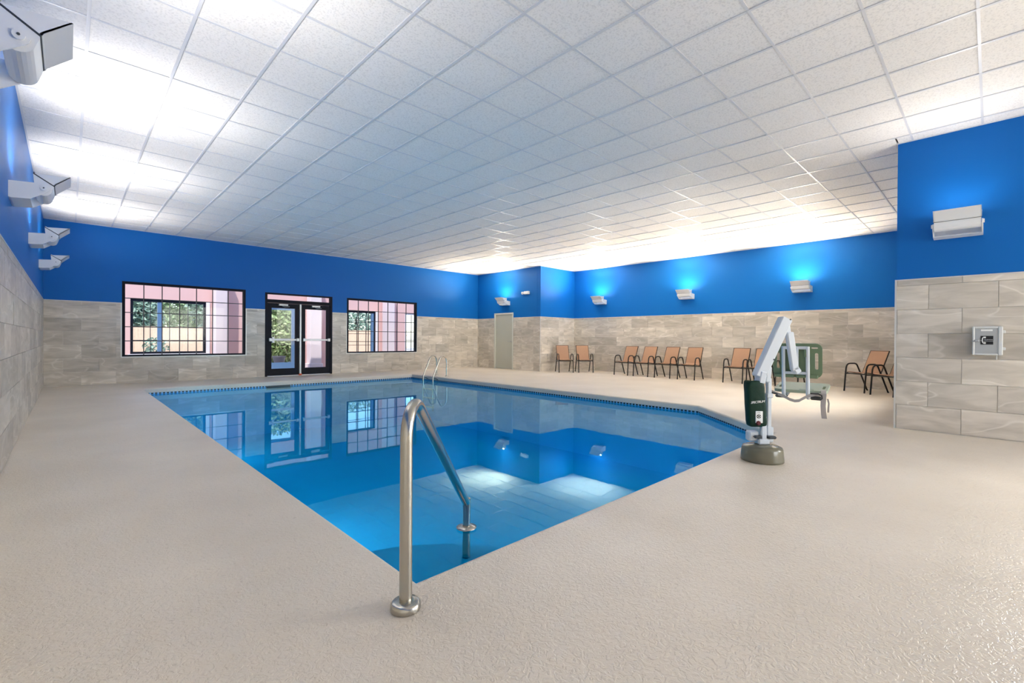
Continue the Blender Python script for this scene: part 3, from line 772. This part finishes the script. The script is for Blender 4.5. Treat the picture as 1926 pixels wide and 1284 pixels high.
# ------------------------------------------------------------------ hand rail at the pool corner
bx, by = 0.965, 1.60; u = Vector((1.84-bx, 2.31-by)).normalized()
t = thing('grab_rail', 'stainless steel grab rail rising from deck into the near pool corner', 'handrail', (bx, by, 0), math.atan2(u.y, u.x))
pts = [(0, 0, 0.0), (0, 0, 0.66)]+[(0.10-0.10*math.cos(math.radians(a)), 0, 0.67+0.125*math.sin(math.radians(a))) for a in (0, 15, 30, 45, 60, 75, 90, 105, 120, 132)]
last = pts[-1]
pts += [(1.080, 0, 0.045)]
mb = MB(); mb.tube(pts, 0.025, 20); mb.build('rail', 'steel', t)
mb = MB(); mb.tube([(1.098, 0, 0.062), (1.098, 0, -0.305)], 0.0245, 18); mb.build('lower_post', 'steel', t)
mb = MB(); mb.lathe([(0.058, 0.0), (0.060, 0.006), (0.058, 0.024), (0.050, 0.032), (0.030, 0.034)], 28); mb.build('floor_flange', 'steel', t)
mb = MB(); mb.lathe([(0.064, -0.122), (0.064, -0.117), (0.030, -0.108)], 28, 0, 1.098, 0); mb.build('water_flange', 'steel', t)

# ------------------------------------------------------------------ pool ladder at the far corner
t = thing('pool_ladder', 'stainless two-rail ladder at the far right pool corner', 'ladder', (7.775, 11.0, 0))
for yy in (0.245, -0.245):
    pts = [(0, yy, 0), (0, yy, 0.40), (-0.012, yy, 0.48), (-0.05, yy, 0.545), (-0.11, yy, 0.58), (-0.18, yy, 0.565), (-0.225, yy, 0.52), (-0.26, yy, 0.45), (-0.44, yy, 0.05), (-0.46, yy, -0.02), (-0.46, yy, -0.95)]
    mb = MB(); mb.tube(pts, 0.020, 12); mb.build('rail', 'steel', t)
    mb = MB(); mb.lathe([(0.05, 0), (0.05, 0.012), (0.025, 0.02)], 16, 0, 0, yy); mb.build('floor_flange', 'steel', t)
    mb = MB(); mb.tube([(-0.46, yy, -0.02), (-0.36, yy, -0.05), (-0.30, yy, -0.08)], 0.010, 6); mb.build('wall_bumper', 'lampdark', t)
for z in (-0.35, -0.6, -0.85):
    mb = MB(); mb.bevbox((-0.49, -0.24, z-0.015), (-0.40, 0.24, z+0.015), 0.008); mb.build('tread', 'plastic', t)

# ------------------------------------------------------------------ pool lift
t = thing('pool_lift', 'white pool access lift with green seat and dark green bag at the pool edge', 'pool lift', (4.492, 1.418, 0), -YAW)
mb = MB(); mb.lathe([(0.168, 0.0), (0.175, 0.004), (0.175, 0.02), (0.166, 0.108), (0.158, 0.126), (0.13, 0.138), (0.06, 0.146)], 40, 0, 0, 0.0); lb = mb.build('base', 'liftbase', t)
mb = MB(); mb.bevbox((-0.055, -0.05, 0.148), (0.045, 0.05, 0.20), 0.01); mb.bevbox((-0.028, -0.045, 0.16), (0.018, 0.0, 0.40), 0.006); mb.build('mast_foot', 'liftwhite', t)
mb = MB(); mb.bevbox((-0.125, -0.02, 0.172), (-0.035, 0.06, 0.262), 0.012); mb.build('battery_box', 'liftwhite', t)
mb = MB(); mb.bevbox((0.045, 0.0, 0.165), (0.085, 0.04, 0.74), 0.008); mb.build('mast', 'liftwhite', t)
mb = MB(); mb.bevbox((0.038, -0.012, 0.16), (0.098, 0.05, 0.30), 0.008); mb.bevbox((0.038, -0.01, 0.56), (0.092, 0.048, 0.60), 0.006); mb.build('mast_sleeve', 'liftwhite', t)
mb = MB(); mb.bevbox((-0.090, -0.058, 0.205), (-0.026, 0.065, 0.228), 0.008); mb.bevbox((0.030, -0.058, 0.20), (0.10, 0.055, 0.225), 0.008); mb.build('strap_clip', 'lampdark', t)
# soft cover: rounded, slightly bulging bag
mb = MB(); seg = 24; prof = [(0.02, 0.705), (0.80, 0.712), (0.95, 0.700), (1.0, 0.66), (0.99, 0.60), (1.02, 0.50), (1.0, 0.42), (1.01, 0.35), (0.96, 0.318), (0.80, 0.306), (0.02, 0.304)]
rings = []
for k, z in prof:
    r = []
    cxx = -0.083+0.028*(0.71-z)/0.40
    for i in range(seg):
        a = 2*PI*i/seg; ca, sa = math.cos(a), math.sin(a)
        ex = 0.35
        x = 0.080*k*math.copysign(abs(ca)**ex, ca); y = 0.046*k*math.copysign(abs(sa)**ex, sa)
        r.append((cxx+x, -0.005+y, z+0.006*math.sin(3*a)*(1 if z > 0.6 else 0)))
    rings.append(r)
vs = [p for r in rings for p in r]; fs = [(i*seg+k, i*seg+(k+1) % seg, (i+1)*seg+(k+1) % seg, (i+1)*seg+k) for i in range(len(prof)-1) for k in range(seg)]
mb.add(vs, fs, 0, True); cov = mb.build('control_cover', 'cover', t)
o = link('logo', text_mesh('SPECTRUM', 0.030, 'white', 0.0012, 0.35, 0.78), cov); o.rotation_euler = (PI/2, math.radians(-6), 0); o.location = (-0.074, -0.0555, 0.528)
for v in o.data.vertices: v.co.y *= 0.95
mb = MB(); mb.bevbox((-0.090, -0.058, 0.342), (-0.026, -0.045, 0.448), 0.003); pn = mb.build('control_panel', 'white', cov)
mb = MB()
mb.tube([(-0.063, -0.0605, 0.402), (-0.063, -0.0575, 0.402)], 0.018, 20)
mb.build('button_ring', 'signblack', pn)
mb = MB()
for a in (0, 90, 180, 270):
    q = math.radians(a+45); mb.box((-0.0035, -0.0620, 0.006), (0.0035, -0.0600, 0.014), 0, Matrix.Translation((-0.063, 0, 0.402)) @ Matrix.Rotation(q-PI/4, 4, 'Y'))
mb.build('button_arrow', 'white', pn)
o = link('panel_lettering', text_mesh('T I S', 0.014, 'signblack', 0.0006), pn); o.rotation_euler = (PI/2, 0, 0); o.location = (-0.064, -0.0588, 0.434)
mb = MB(); mb.lathe([(0.021, -0.006), (0.021, 0.004), (0.014, 0.010)], 8, 0, 0, 0)
for i, v in enumerate(mb.v): mb.v[i] = (v[0]-0.066, -0.058-v[2], 0.343+v[1])
mb.build('stop_button', 'red', pn)
# boom and hanger
def beam(mb, a, b, wx, wy, mat=0, r=0.008):
    a, b = Vector(a), Vector(b); d = b-a; L = d.length; z = d.normalized(); y = Vector((0, 1, 0)); x = y.cross(z).normalized()
    m = Matrix(((x.x, y.x, z.x, a.x), (x.y, y.y, z.y, a.y), (x.z, y.z, z.z, a.z), (0, 0, 0, 1)))
    mb.bevbox((-wx/2, -wy/2, 0), (wx/2, wy/2, L), r, mat, m)
mb = MB(); beam(mb, (-0.040, 0.0, 0.745), (0.198, 0.0, 1.275), 0.095, 0.085); boom = mb.build('boom', 'liftwhite', t)
mb = MB(); beam(mb, (-0.030, 0.0, 0.69), (-0.010, 0.0, 0.80), 0.055, 0.10); beam(mb, (0.045, 0.02, 0.70), (0.06, 0.02, 0.84), 0.045, 0.06)
mb.tube([(0.02, -0.052, 0.775), (0.02, 0.052, 0.775)], 0.013, 12); mb.build('boom_hinge', 'liftwhite', t)
mb = MB(); mb.tube([(0.075, -0.0445, 0.905), (0.075, -0.041, 0.905)], 0.008, 10); mb.tube([(0.218, -0.0445, 1.262), (0.218, -0.041, 1.262)], 0.007, 10); mb.build('bolt', 'lampdark', boom)
mb = MB(); beam(mb, (0.213, 0.02, 1.26), (0.235, 0.02, 1.10), 0.045, 0.05); beam(mb, (0.232, 0.0, 1.15), (0.285, 0.0, 0.81), 0.062, 0.05); beam(mb, (0.278, 0.0, 0.84), (0.318, 0.0, 0.785), 0.055, 0.05)
mb.build('hanger_arm', 'liftwhite', t)
# seat assembly: frame axes f (facing, away from camera) and s (sideways)
fx = Vector((0.62, 0.785, 0)).normalized(); sx = Vector((fx.y, -fx.x, 0))
bc = Vector((0.318, 0.055, 0.0))
def sp(a, b, z): p = bc+sx*a+fx*b; return Vector((p.x, p.y, z))
def frame(o, tilt=0.0):
    zz = Vector((0, 0, 1)); ff = fx*math.cos(tilt)+zz*math.sin(tilt); up = -fx*math.sin(tilt)+zz*math.cos(tilt)
    return Matrix(((sx.x, ff.x, up.x, o.x), (sx.y, ff.y, up.y, o.y), (sx.z, ff.z, up.z, o.z), (0, 0, 0, 1)))
def rounded(w_, h_, r, k=5):
    out = []
    for cx, cz, a0 in ((w_/2-r, h_/2-r, 0), (-w_/2+r, h_/2-r, 90), (-w_/2+r, -h_/2+r, 180), (w_/2-r, -h_/2+r, 270)):
        out += [(cx+r*math.cos(math.radians(a0+90*i/k)), cz+r*math.sin(math.radians(a0+90*i/k))) for i in range(k+1)]
    return out
def plate(w_, h_, r, th, slots, mtx, mat):
    bm = bmesh.new(); es = []
    loops = [rounded(w_, h_, r)]+[[(cx+x, cz+z) for x, z in rounded(a, b, min(a, b)*0.45, 3)] for cx, cz, a, b in slots]
    for lp in loops:
        vv = [bm.verts.new((x, 0, z)) for x, z in lp]; es += [bm.edges.new((vv[i], vv[(i+1) % len(vv)])) for i in range(len(vv))]
    bmesh.ops.triangle_fill(bm, use_beauty=True, use_dissolve=False, edges=es)
    geo = bmesh.ops.extrude_face_region(bm, geom=bm.faces[:])
    bmesh.ops.translate(bm, verts=[v for v in geo['geom'] if isinstance(v, bmesh.types.BMVert)], vec=(0, th, 0))
    bmesh.ops.recalc_face_normals(bm, faces=bm.faces); bmesh.ops.transform(bm, matrix=mtx, verts=bm.verts)
    me = bpy.data.meshes.new('plate'); bm.to_mesh(me); bm.free(); me.materials.append(M[mat]); return me
bt = math.radians(7)
mtxb = frame(sp(0.015, 0.03, 0.895), bt)   # back leans towards the camera at the top
back = link('seat_back', plate(0.385, 0.31, 0.05, 0.022, [(0.150, -0.005, 0.026, 0.15), (-0.150, -0.005, 0.026, 0.15), (0.135, 0.115, 0.05, 0.014)], mtxb, 'backgreen'), t)
mb = MB()
for q in (-0.145, -0.06, 0.03, 0.125): mb.bevbox((q-0.038, -0.022, -0.158), (q+0.038, 0.004, -0.128), 0.006, 0, mtxb)
mb.bevbox((0.055, -0.03, 0.03), (0.10, 0.004, 0.11), 0.01, 0, mtxb); mb.build('back_lug', 'backgreen', back)
for q in (-0.105, 0.085):
    mb = MB(); p = [mtxb @ Vector((q, -0.018, 0.13)), mtxb @ Vector((q, -0.018, -0.14)), sp(q+0.015, -0.01+0.055, 0.60), sp(q+0.015, 0.055, 0.575), sp(q+0.015, 0.09, 0.553), sp(q+0.015, 0.20, 0.553), sp(q+0.015, 0.40, 0.58)]
    mb.tube(p, 0.016, 10); mb.build('seat_frame', 'liftwhite', t)
mb = MB(); mb.bevbox((-0.105, -0.030, 0.105), (0.085, -0.006, 0.132), 0.006, 0, mtxb); mb.bevbox((-0.105, -0.030, -0.125), (0.085, -0.006, -0.10), 0.006, 0, mtxb); mb.bevbox((-0.045, -0.034, -0.11), (0.015, -0.004, 0.125), 0.006, 0, mtxb)
mb.build('back_bracket', 'liftwhite', t)
st = math.radians(6)
ms = frame(sp(0.03, 0.10, 0.592), st) @ Matrix.Translation((0, 0.20, 0)) @ Matrix.Rotation(PI/2, 4, 'X')
seat = link('seat', plate(0.42, 0.40, 0.05, 0.028, [(0.175, 0.02, 0.022, 0.14), (-0.175, 0.02, 0.022, 0.14), (0.05, 0.165, 0.12, 0.018)], ms, 'seatgreen'), t)
mh = frame(sp(0.03, 0.10, 0.592), st)
mb = MB()
for a, b in ((-0.08, 0.10), (-0.02, 0.18), (0.06, 0.10), (0.09, 0.20), (-0.10, 0.24), (0.02, 0.28)): mb.box((a-0.005, b-0.004, -0.002), (a+0.005, b+0.004, 0.0008), 0, mh)
mb.build('drain_hole', 'lampdark', seat)
mb = MB(); mb.bevbox((-0.20, -0.005, -0.055), (-0.10, 0.06, -0.028), 0.012, 0, mh); mb.bevbox((0.08, -0.005, -0.058), (0.185, 0.06, -0.028), 0.012, 0, mh); mb.build('seat_pad_bracket', 'beltdark', seat)
mb = MB(); up = (0, 0, 1)
mb.strip([sp(-0.215, 0.16, 0.600), sp(-0.225, 0.10, 0.612), sp(-0.215, 0.055, 0.604), sp(-0.17, 0.042, 0.588), sp(-0.12, 0.036, 0.572), sp(-0.08, 0.032, 0.556), sp(-0.04, 0.030, 0.535), sp(0.0, 0.030, 0.524), sp(0.035, 0.030, 0.530), sp(0.065, 0.032, 0.552), sp(0.10, 0.036, 0.575), sp(0.15, 0.042, 0.592), sp(0.20, 0.05, 0.596)], up, 0.026, 0.006)
mb.strip([sp(0.205, 0.14, 0.625), sp(0.215, 0.08, 0.622), sp(0.22, 0.05, 0.605), sp(0.218, 0.04, 0.56), sp(0.216, 0.04, 0.50), sp(0.220, 0.04, 0.43), sp(0.226, 0.04, 0.385)], sx, 0.040, 0.005)
mb.strip([sp(0.248, 0.06, 0.56), sp(0.256, 0.06, 0.52), sp(0.252, 0.06, 0.44)], sx, 0.014, 0.004)
mb.build('lap_belt', 'belt', t)
mb = MB(); mb.strip([sp(0.12, 0.05, 0.600), sp(0.18, 0.046, 0.602), sp(0.205, 0.046, 0.588), sp(0.208, 0.048, 0.562), sp(0.19, 0.05, 0.545)], fx, 0.03, 0.012); mb.strip([sp(-0.22, 0.06, 0.575), sp(-0.19, 0.05, 0.585), sp(-0.14, 0.05, 0.575), sp(-0.12, 0.05, 0.56)], fx, 0.03, 0.014); mb.build('belt_strap', 'beltdark', t)

# ------------------------------------------------------------------ phone box
t = thing('emergency_phone_box', 'small grey phone box with black handset sign on the grey tiled wall', 'box', (X4-0.012, 0.028, 1.088), PI)
# local: x out of the wall (towards -X world), local +y = world -Y
mb = MB(); mb.bevbox((0.0, -0.118, -0.160), (0.075, 0.118, 0.160), 0.008); mb.build('housing', 'boxrim', t)
mb = MB(); mb.bevbox((0.075, -0.112, -0.152), (0.098, 0.112, 0.152), 0.006); dr = mb.build('door', 'boxgrey', t)
mb = MB()
for a, b in (((-0.118, -0.158), (-0.098, 0.158)), ((0.082, -0.158), (0.118, 0.158)), ((-0.098, 0.138), (0.082, 0.158)), ((-0.098, -0.158), (0.082, -0.140))): mb.bevbox((0.072, a[0], a[1]), (0.106, b[0], b[1]), 0.006)
mb.build('rim', 'boxrim', dr)
mb = MB(); mb.box((0.098, -0.053, -0.040), (0.1005, 0.045, 0.055)); sg = mb.build('sign', 'signblack', dr)
mb = MB(); h = [(-0.036+0.012*math.cos(math.radians(a)), 0.0) for a in (0,)]
mb.strip([(0.102, -0.016, 0.043), (0.102, -0.030, 0.041), (0.102, -0.037, 0.030), (0.102, -0.039, 0.008), (0.102, -0.037, -0.014), (0.102, -0.030, -0.025), (0.102, -0.016, -0.028)], (1, 0, 0), 0.003, 0.009)
mb.box((0.1005, -0.026, 0.030), (0.103, -0.012, 0.047)); mb.box((0.1005, -0.026, -0.032), (0.103, -0.012, -0.015)); mb.build('handset_symbol', 'white', sg)
o = link('sign_lettering', text_mesh('TELEPHONE', 0.0125, 'white', 0.0006), sg); o.rotation_euler = (PI/2, 0, PI/2); o.location = (0.1012, 0.008, 0.012)
mb = MB(); mb.tube([(0.104, 0.047, -0.004), (0.104, -0.018, -0.004), (0.106, -0.030, -0.008)], 0.003, 6); mb.tube([(0.104, -0.038, 0.003), (0.108, -0.08, 0.0)], 0.003, 6); mb.bevbox((0.100, -0.098, -0.012), (0.118, -0.064, 0.012), 0.004); mb.tube([(0.108, -0.095, -0.002), (0.104, -0.126, -0.004)], 0.006, 6)
mb.build('latch', 'alu', dr)
mb = MB(); mb.box((0.098, -0.050, 0.108), (0.100, 0.040, 0.126)); mb.build('label_strip', 'white', dr)
for z in (0.10, -0.085):
    mb = MB(); mb.bevbox((0.05, 0.114, z-0.016), (0.09, 0.138, z+0.016), 0.004); mb.build('hinge', 'boxrim', t)
mb = MB(); mb.tube([(0.02, 0.072, -0.155), (0.02, 0.072, -0.205)], 0.006, 8); mb.build('conduit', 'boxrim', t)

# ------------------------------------------------------------------ outside
mb = MB(); mb.box((-8, YB+0.16, -0.20), (30, 60, -0.02)); g = struct(mb.build('ground', 'porchfloor'), 'pale ground outside the windows')
mb = MB(); mb.box((-8, 20.0, -0.02), (30, 31, 0.01)); struct(mb.build('garden_bed', 'soil'), 'brown garden bed in front of the fence')
YO = 16.0; H1 = 3.3
WA = (1.20, 0.60, 2.92, 2.09); DB = (4.55, 0.0, 5.42, 2.06); WC = (6.55, 0.40, 8.30, 2.06); WE = (9.55, 0.3, 10.5, 2.06)
mb = MB()
for r in rect_minus_all([(-2.0, -0.02, 14.0, H1)], (WA, DB, WC, WE)): mb.box((r[0], YO, r[1]), (r[2], YO+0.18, r[3]))
po = struct(mb.build('wall_porch', 'pink'), 'pink stucco porch wall seen through the windows')
for a, b in ((3.06, 3.36), (5.74, 6.10), (8.50, 8.82)):
    mb = MB(); mb.bevbox((a, YO-0.5, -0.02), (b, YO-0.14, H1), 0.01); mb.bevbox((a-0.04, YO-0.54, -0.02), (b+0.04, YO-0.10, 0.22), 0.01)
    o = mb.build('porch_column', 'pinklight'); o['kind'] = 'structure'
def outer_window(rect, name, label, mull, fm='blueframe', nx=3, nz=3):
    x0, z0, x1, z1 = rect; f = 0.06; mb = MB()
    for a, b in (((x0, z0), (x0+f, z1)), ((x1-f, z0), (x1, z1)), ((x0+f, z1-f), (x1-f, z1)), ((x0+f, z0), (x1-f, z0+f))): mb.box((a[0], YO+0.02, a[1]), (b[0], YO+0.12, b[1]))
    wn = struct(mb.build(name, 'black' if fm == 'blueframe' else fm), label)
    mb = MB(); mb.box((x0-0.05, YO-0.03, z0-0.07), (x1+0.09, YO-0.002, z0)); mb.box((x1, YO-0.03, z0), (x1+0.09, YO-0.002, z1)); mb.build('sill', 'whiteframe', wn)
    for mx_ in mull: bar_box('mullion', fm, wn, (mx_-0.045, YO+0.03, z0+f), (mx_+0.045, YO+0.11, z1-f))
    for x in split(x0, x1, nx): bar_box('muntin', 'muntin', wn, (x-0.008, YO+0.05, z0+f), (x+0.008, YO+0.08, z1-f))
    for z in split(z0, z1, nz): bar_box('muntin', 'muntin', wn, (x0+f, YO+0.052, z-0.008), (x1-f, YO+0.078, z+0.008))
    bar_box('pane', 'glass', wn, (x0+f, YO+0.060, z0+f), (x1-f, YO+0.066, z1-f))
outer_window(WA, 'window_3', 'outer porch window looking onto the fence', (1.83,), nx=4, nz=4)
outer_window(WC, 'window_4', 'outer porch window seen through the right window', (8.2,), nx=5, nz=4)
outer_window(WE, 'window_5', 'white framed outer window at the porch end', (), 'whiteframe', 3, 5)
x0, z0, x1, z1 = DB; mb = MB(); f = 0.09
for a, b in (((x0, 0), (x0+f, z1)), ((x1-f, 0), (x1, z1)), ((x0+f, z1-f), (x1-f, z1)), ((x0+f, 0), (x1-f, 0.26))): mb.box((a[0], YO+0.02, a[1]), (b[0], YO+0.12, b[1]))
dn = struct(mb.build('door_3', 'blueframe'), 'blue framed glass porch door behind the left door leaf')
bar_box('pane', 'glass', dn, (x0+f, YO+0.06, 0.26), (x1-f, YO+0.066, z1-f))
bar_box('push_bar', 'alu', dn, (x0+0.04, YO-0.03, 0.98), (x1-0.04, YO+0.02, 1.04))
# fence of single boards
fe = thing('board_fence', 'tan vertical board fence seen through the left window and the porch', 'fence', (0, 30.0, 0))
mb = MB(); mb.box((-0.068, -0.012, 0.02), (0.068, 0.012, 1.60)); bme = mb.mesh('fence_board', 'fence'); random.seed(3)
for i in range(130):
    link('fence_board', bme, fe, (-0.5+i*0.142, random.uniform(-0.006, 0.006), random.uniform(-0.015, 0.015)))
for z in (0.35, 1.25):
    mb = MB(); mb.box((-0.6, 0.013, z), (18.1, 0.06, z+0.09)); mb.build('fence_rail', 'fence', fe)
def tree(name, label, loc, cr, cz, mat, seed, nl=2600, lsz=0.22, cat='tree', trunk=True, group=None, squash=(1, 1, 1)):
    t = thing(name, label, cat, loc, 0, group); random.seed(seed); mb = MB()
    for i in range(nl):
        while True:
            p = Vector((random.uniform(-1, 1), random.uniform(-1, 1), random.uniform(-1, 1)))
            if 0.25 < p.length < 1: break
        if name.startswith('conifer'): k = (1-p.z)/2; p = Vector((p.x*k, p.y*k, p.z))
        c = Vector((p.x*cr*squash[0], p.y*cr*squash[1], cz+p.z*cr*squash[2]))
        a = Vector((random.gauss(0, 1), random.gauss(0, 1), random.gauss(0, 1))).normalized(); b = a.orthogonal().normalized()
        s = lsz*random.uniform(0.5, 1.1); a *= s; b *= s*0.5
        mb.add([c-a, c+b, c+a, c-b], [(0, 1, 2, 3)])
    me = bpy.data.meshes.new('foliage'); me.from_pydata(mb.v, [], mb.f); me.materials.append(M[mat]); o = link('foliage', me, t); o['kind'] = 'stuff'
    if trunk:
        mb = MB(); mb.tube([(0, 0, 0), (0.05, 0, cz*0.5), (0, 0.03, cz+cr*0.3)], [0.16, 0.12, 0.05], 8); mb.build('trunk', 'trunk', t)
    return t
G = 'trees beyond the fence'
tree('conifer_tree', 'blue green conifer behind the fence at the left edge of the left window', (2.5, 33, 0), 2.2, 3.2, 'needle', 1, 5200, 0.2, group=G)
tree('leafy_tree', 'pale green leafy tree behind the fence in the middle of the left window', (5.6, 38.5, 0), 2.6, 3.5, 'leaf', 2, 4200, 0.22, group=G)
tree('leafy_tree', 'green branching tree behind the fence at the right of the left window', (7.2, 33, 0), 2.2, 3.3, 'needle', 5, 4200, 0.2, group=G)
tree('leafy_tree', 'green tree behind the fence seen above the porch from the doors', (12.0, 38.5, 0), 2.6, 3.4, 'leaf', 7, 4200, 0.22, group=G)
tree('leafy_tree', 'thin green tree seen through the right window', (15.5, 33, 0), 1.8, 2.4, 'needle', 9, 1800, 0.18, group=G)
h = tree('hedge', 'tall pale green hedge seen through the left door leaf', (6.4, 20.6, 0), 1.45, 1.35, 'hedgeleaf', 11, 6000, 0.12, cat='hedge', trunk=False, squash=(1.0, 0.6, 0.95))
pt = MB(); pt.lathe([(0.16, 0.01), (0.22, 0.30), (0.24, 0.36), (0.20, 0.36)], 20); o = pt.build('planter', 'pot'); o.location = (5.85, 19.0, 0); o['label'] = 'dark planter pot below the hedge seen through the left door leaf'; o['category'] = 'planter'
tree('low_shrub', 'sparse low shrub in front of the fence in the left window', (3.1, 28.5, 0), 0.55, 0.5, 'needle', 13, 260, 0.12, cat='shrub', trunk=False)
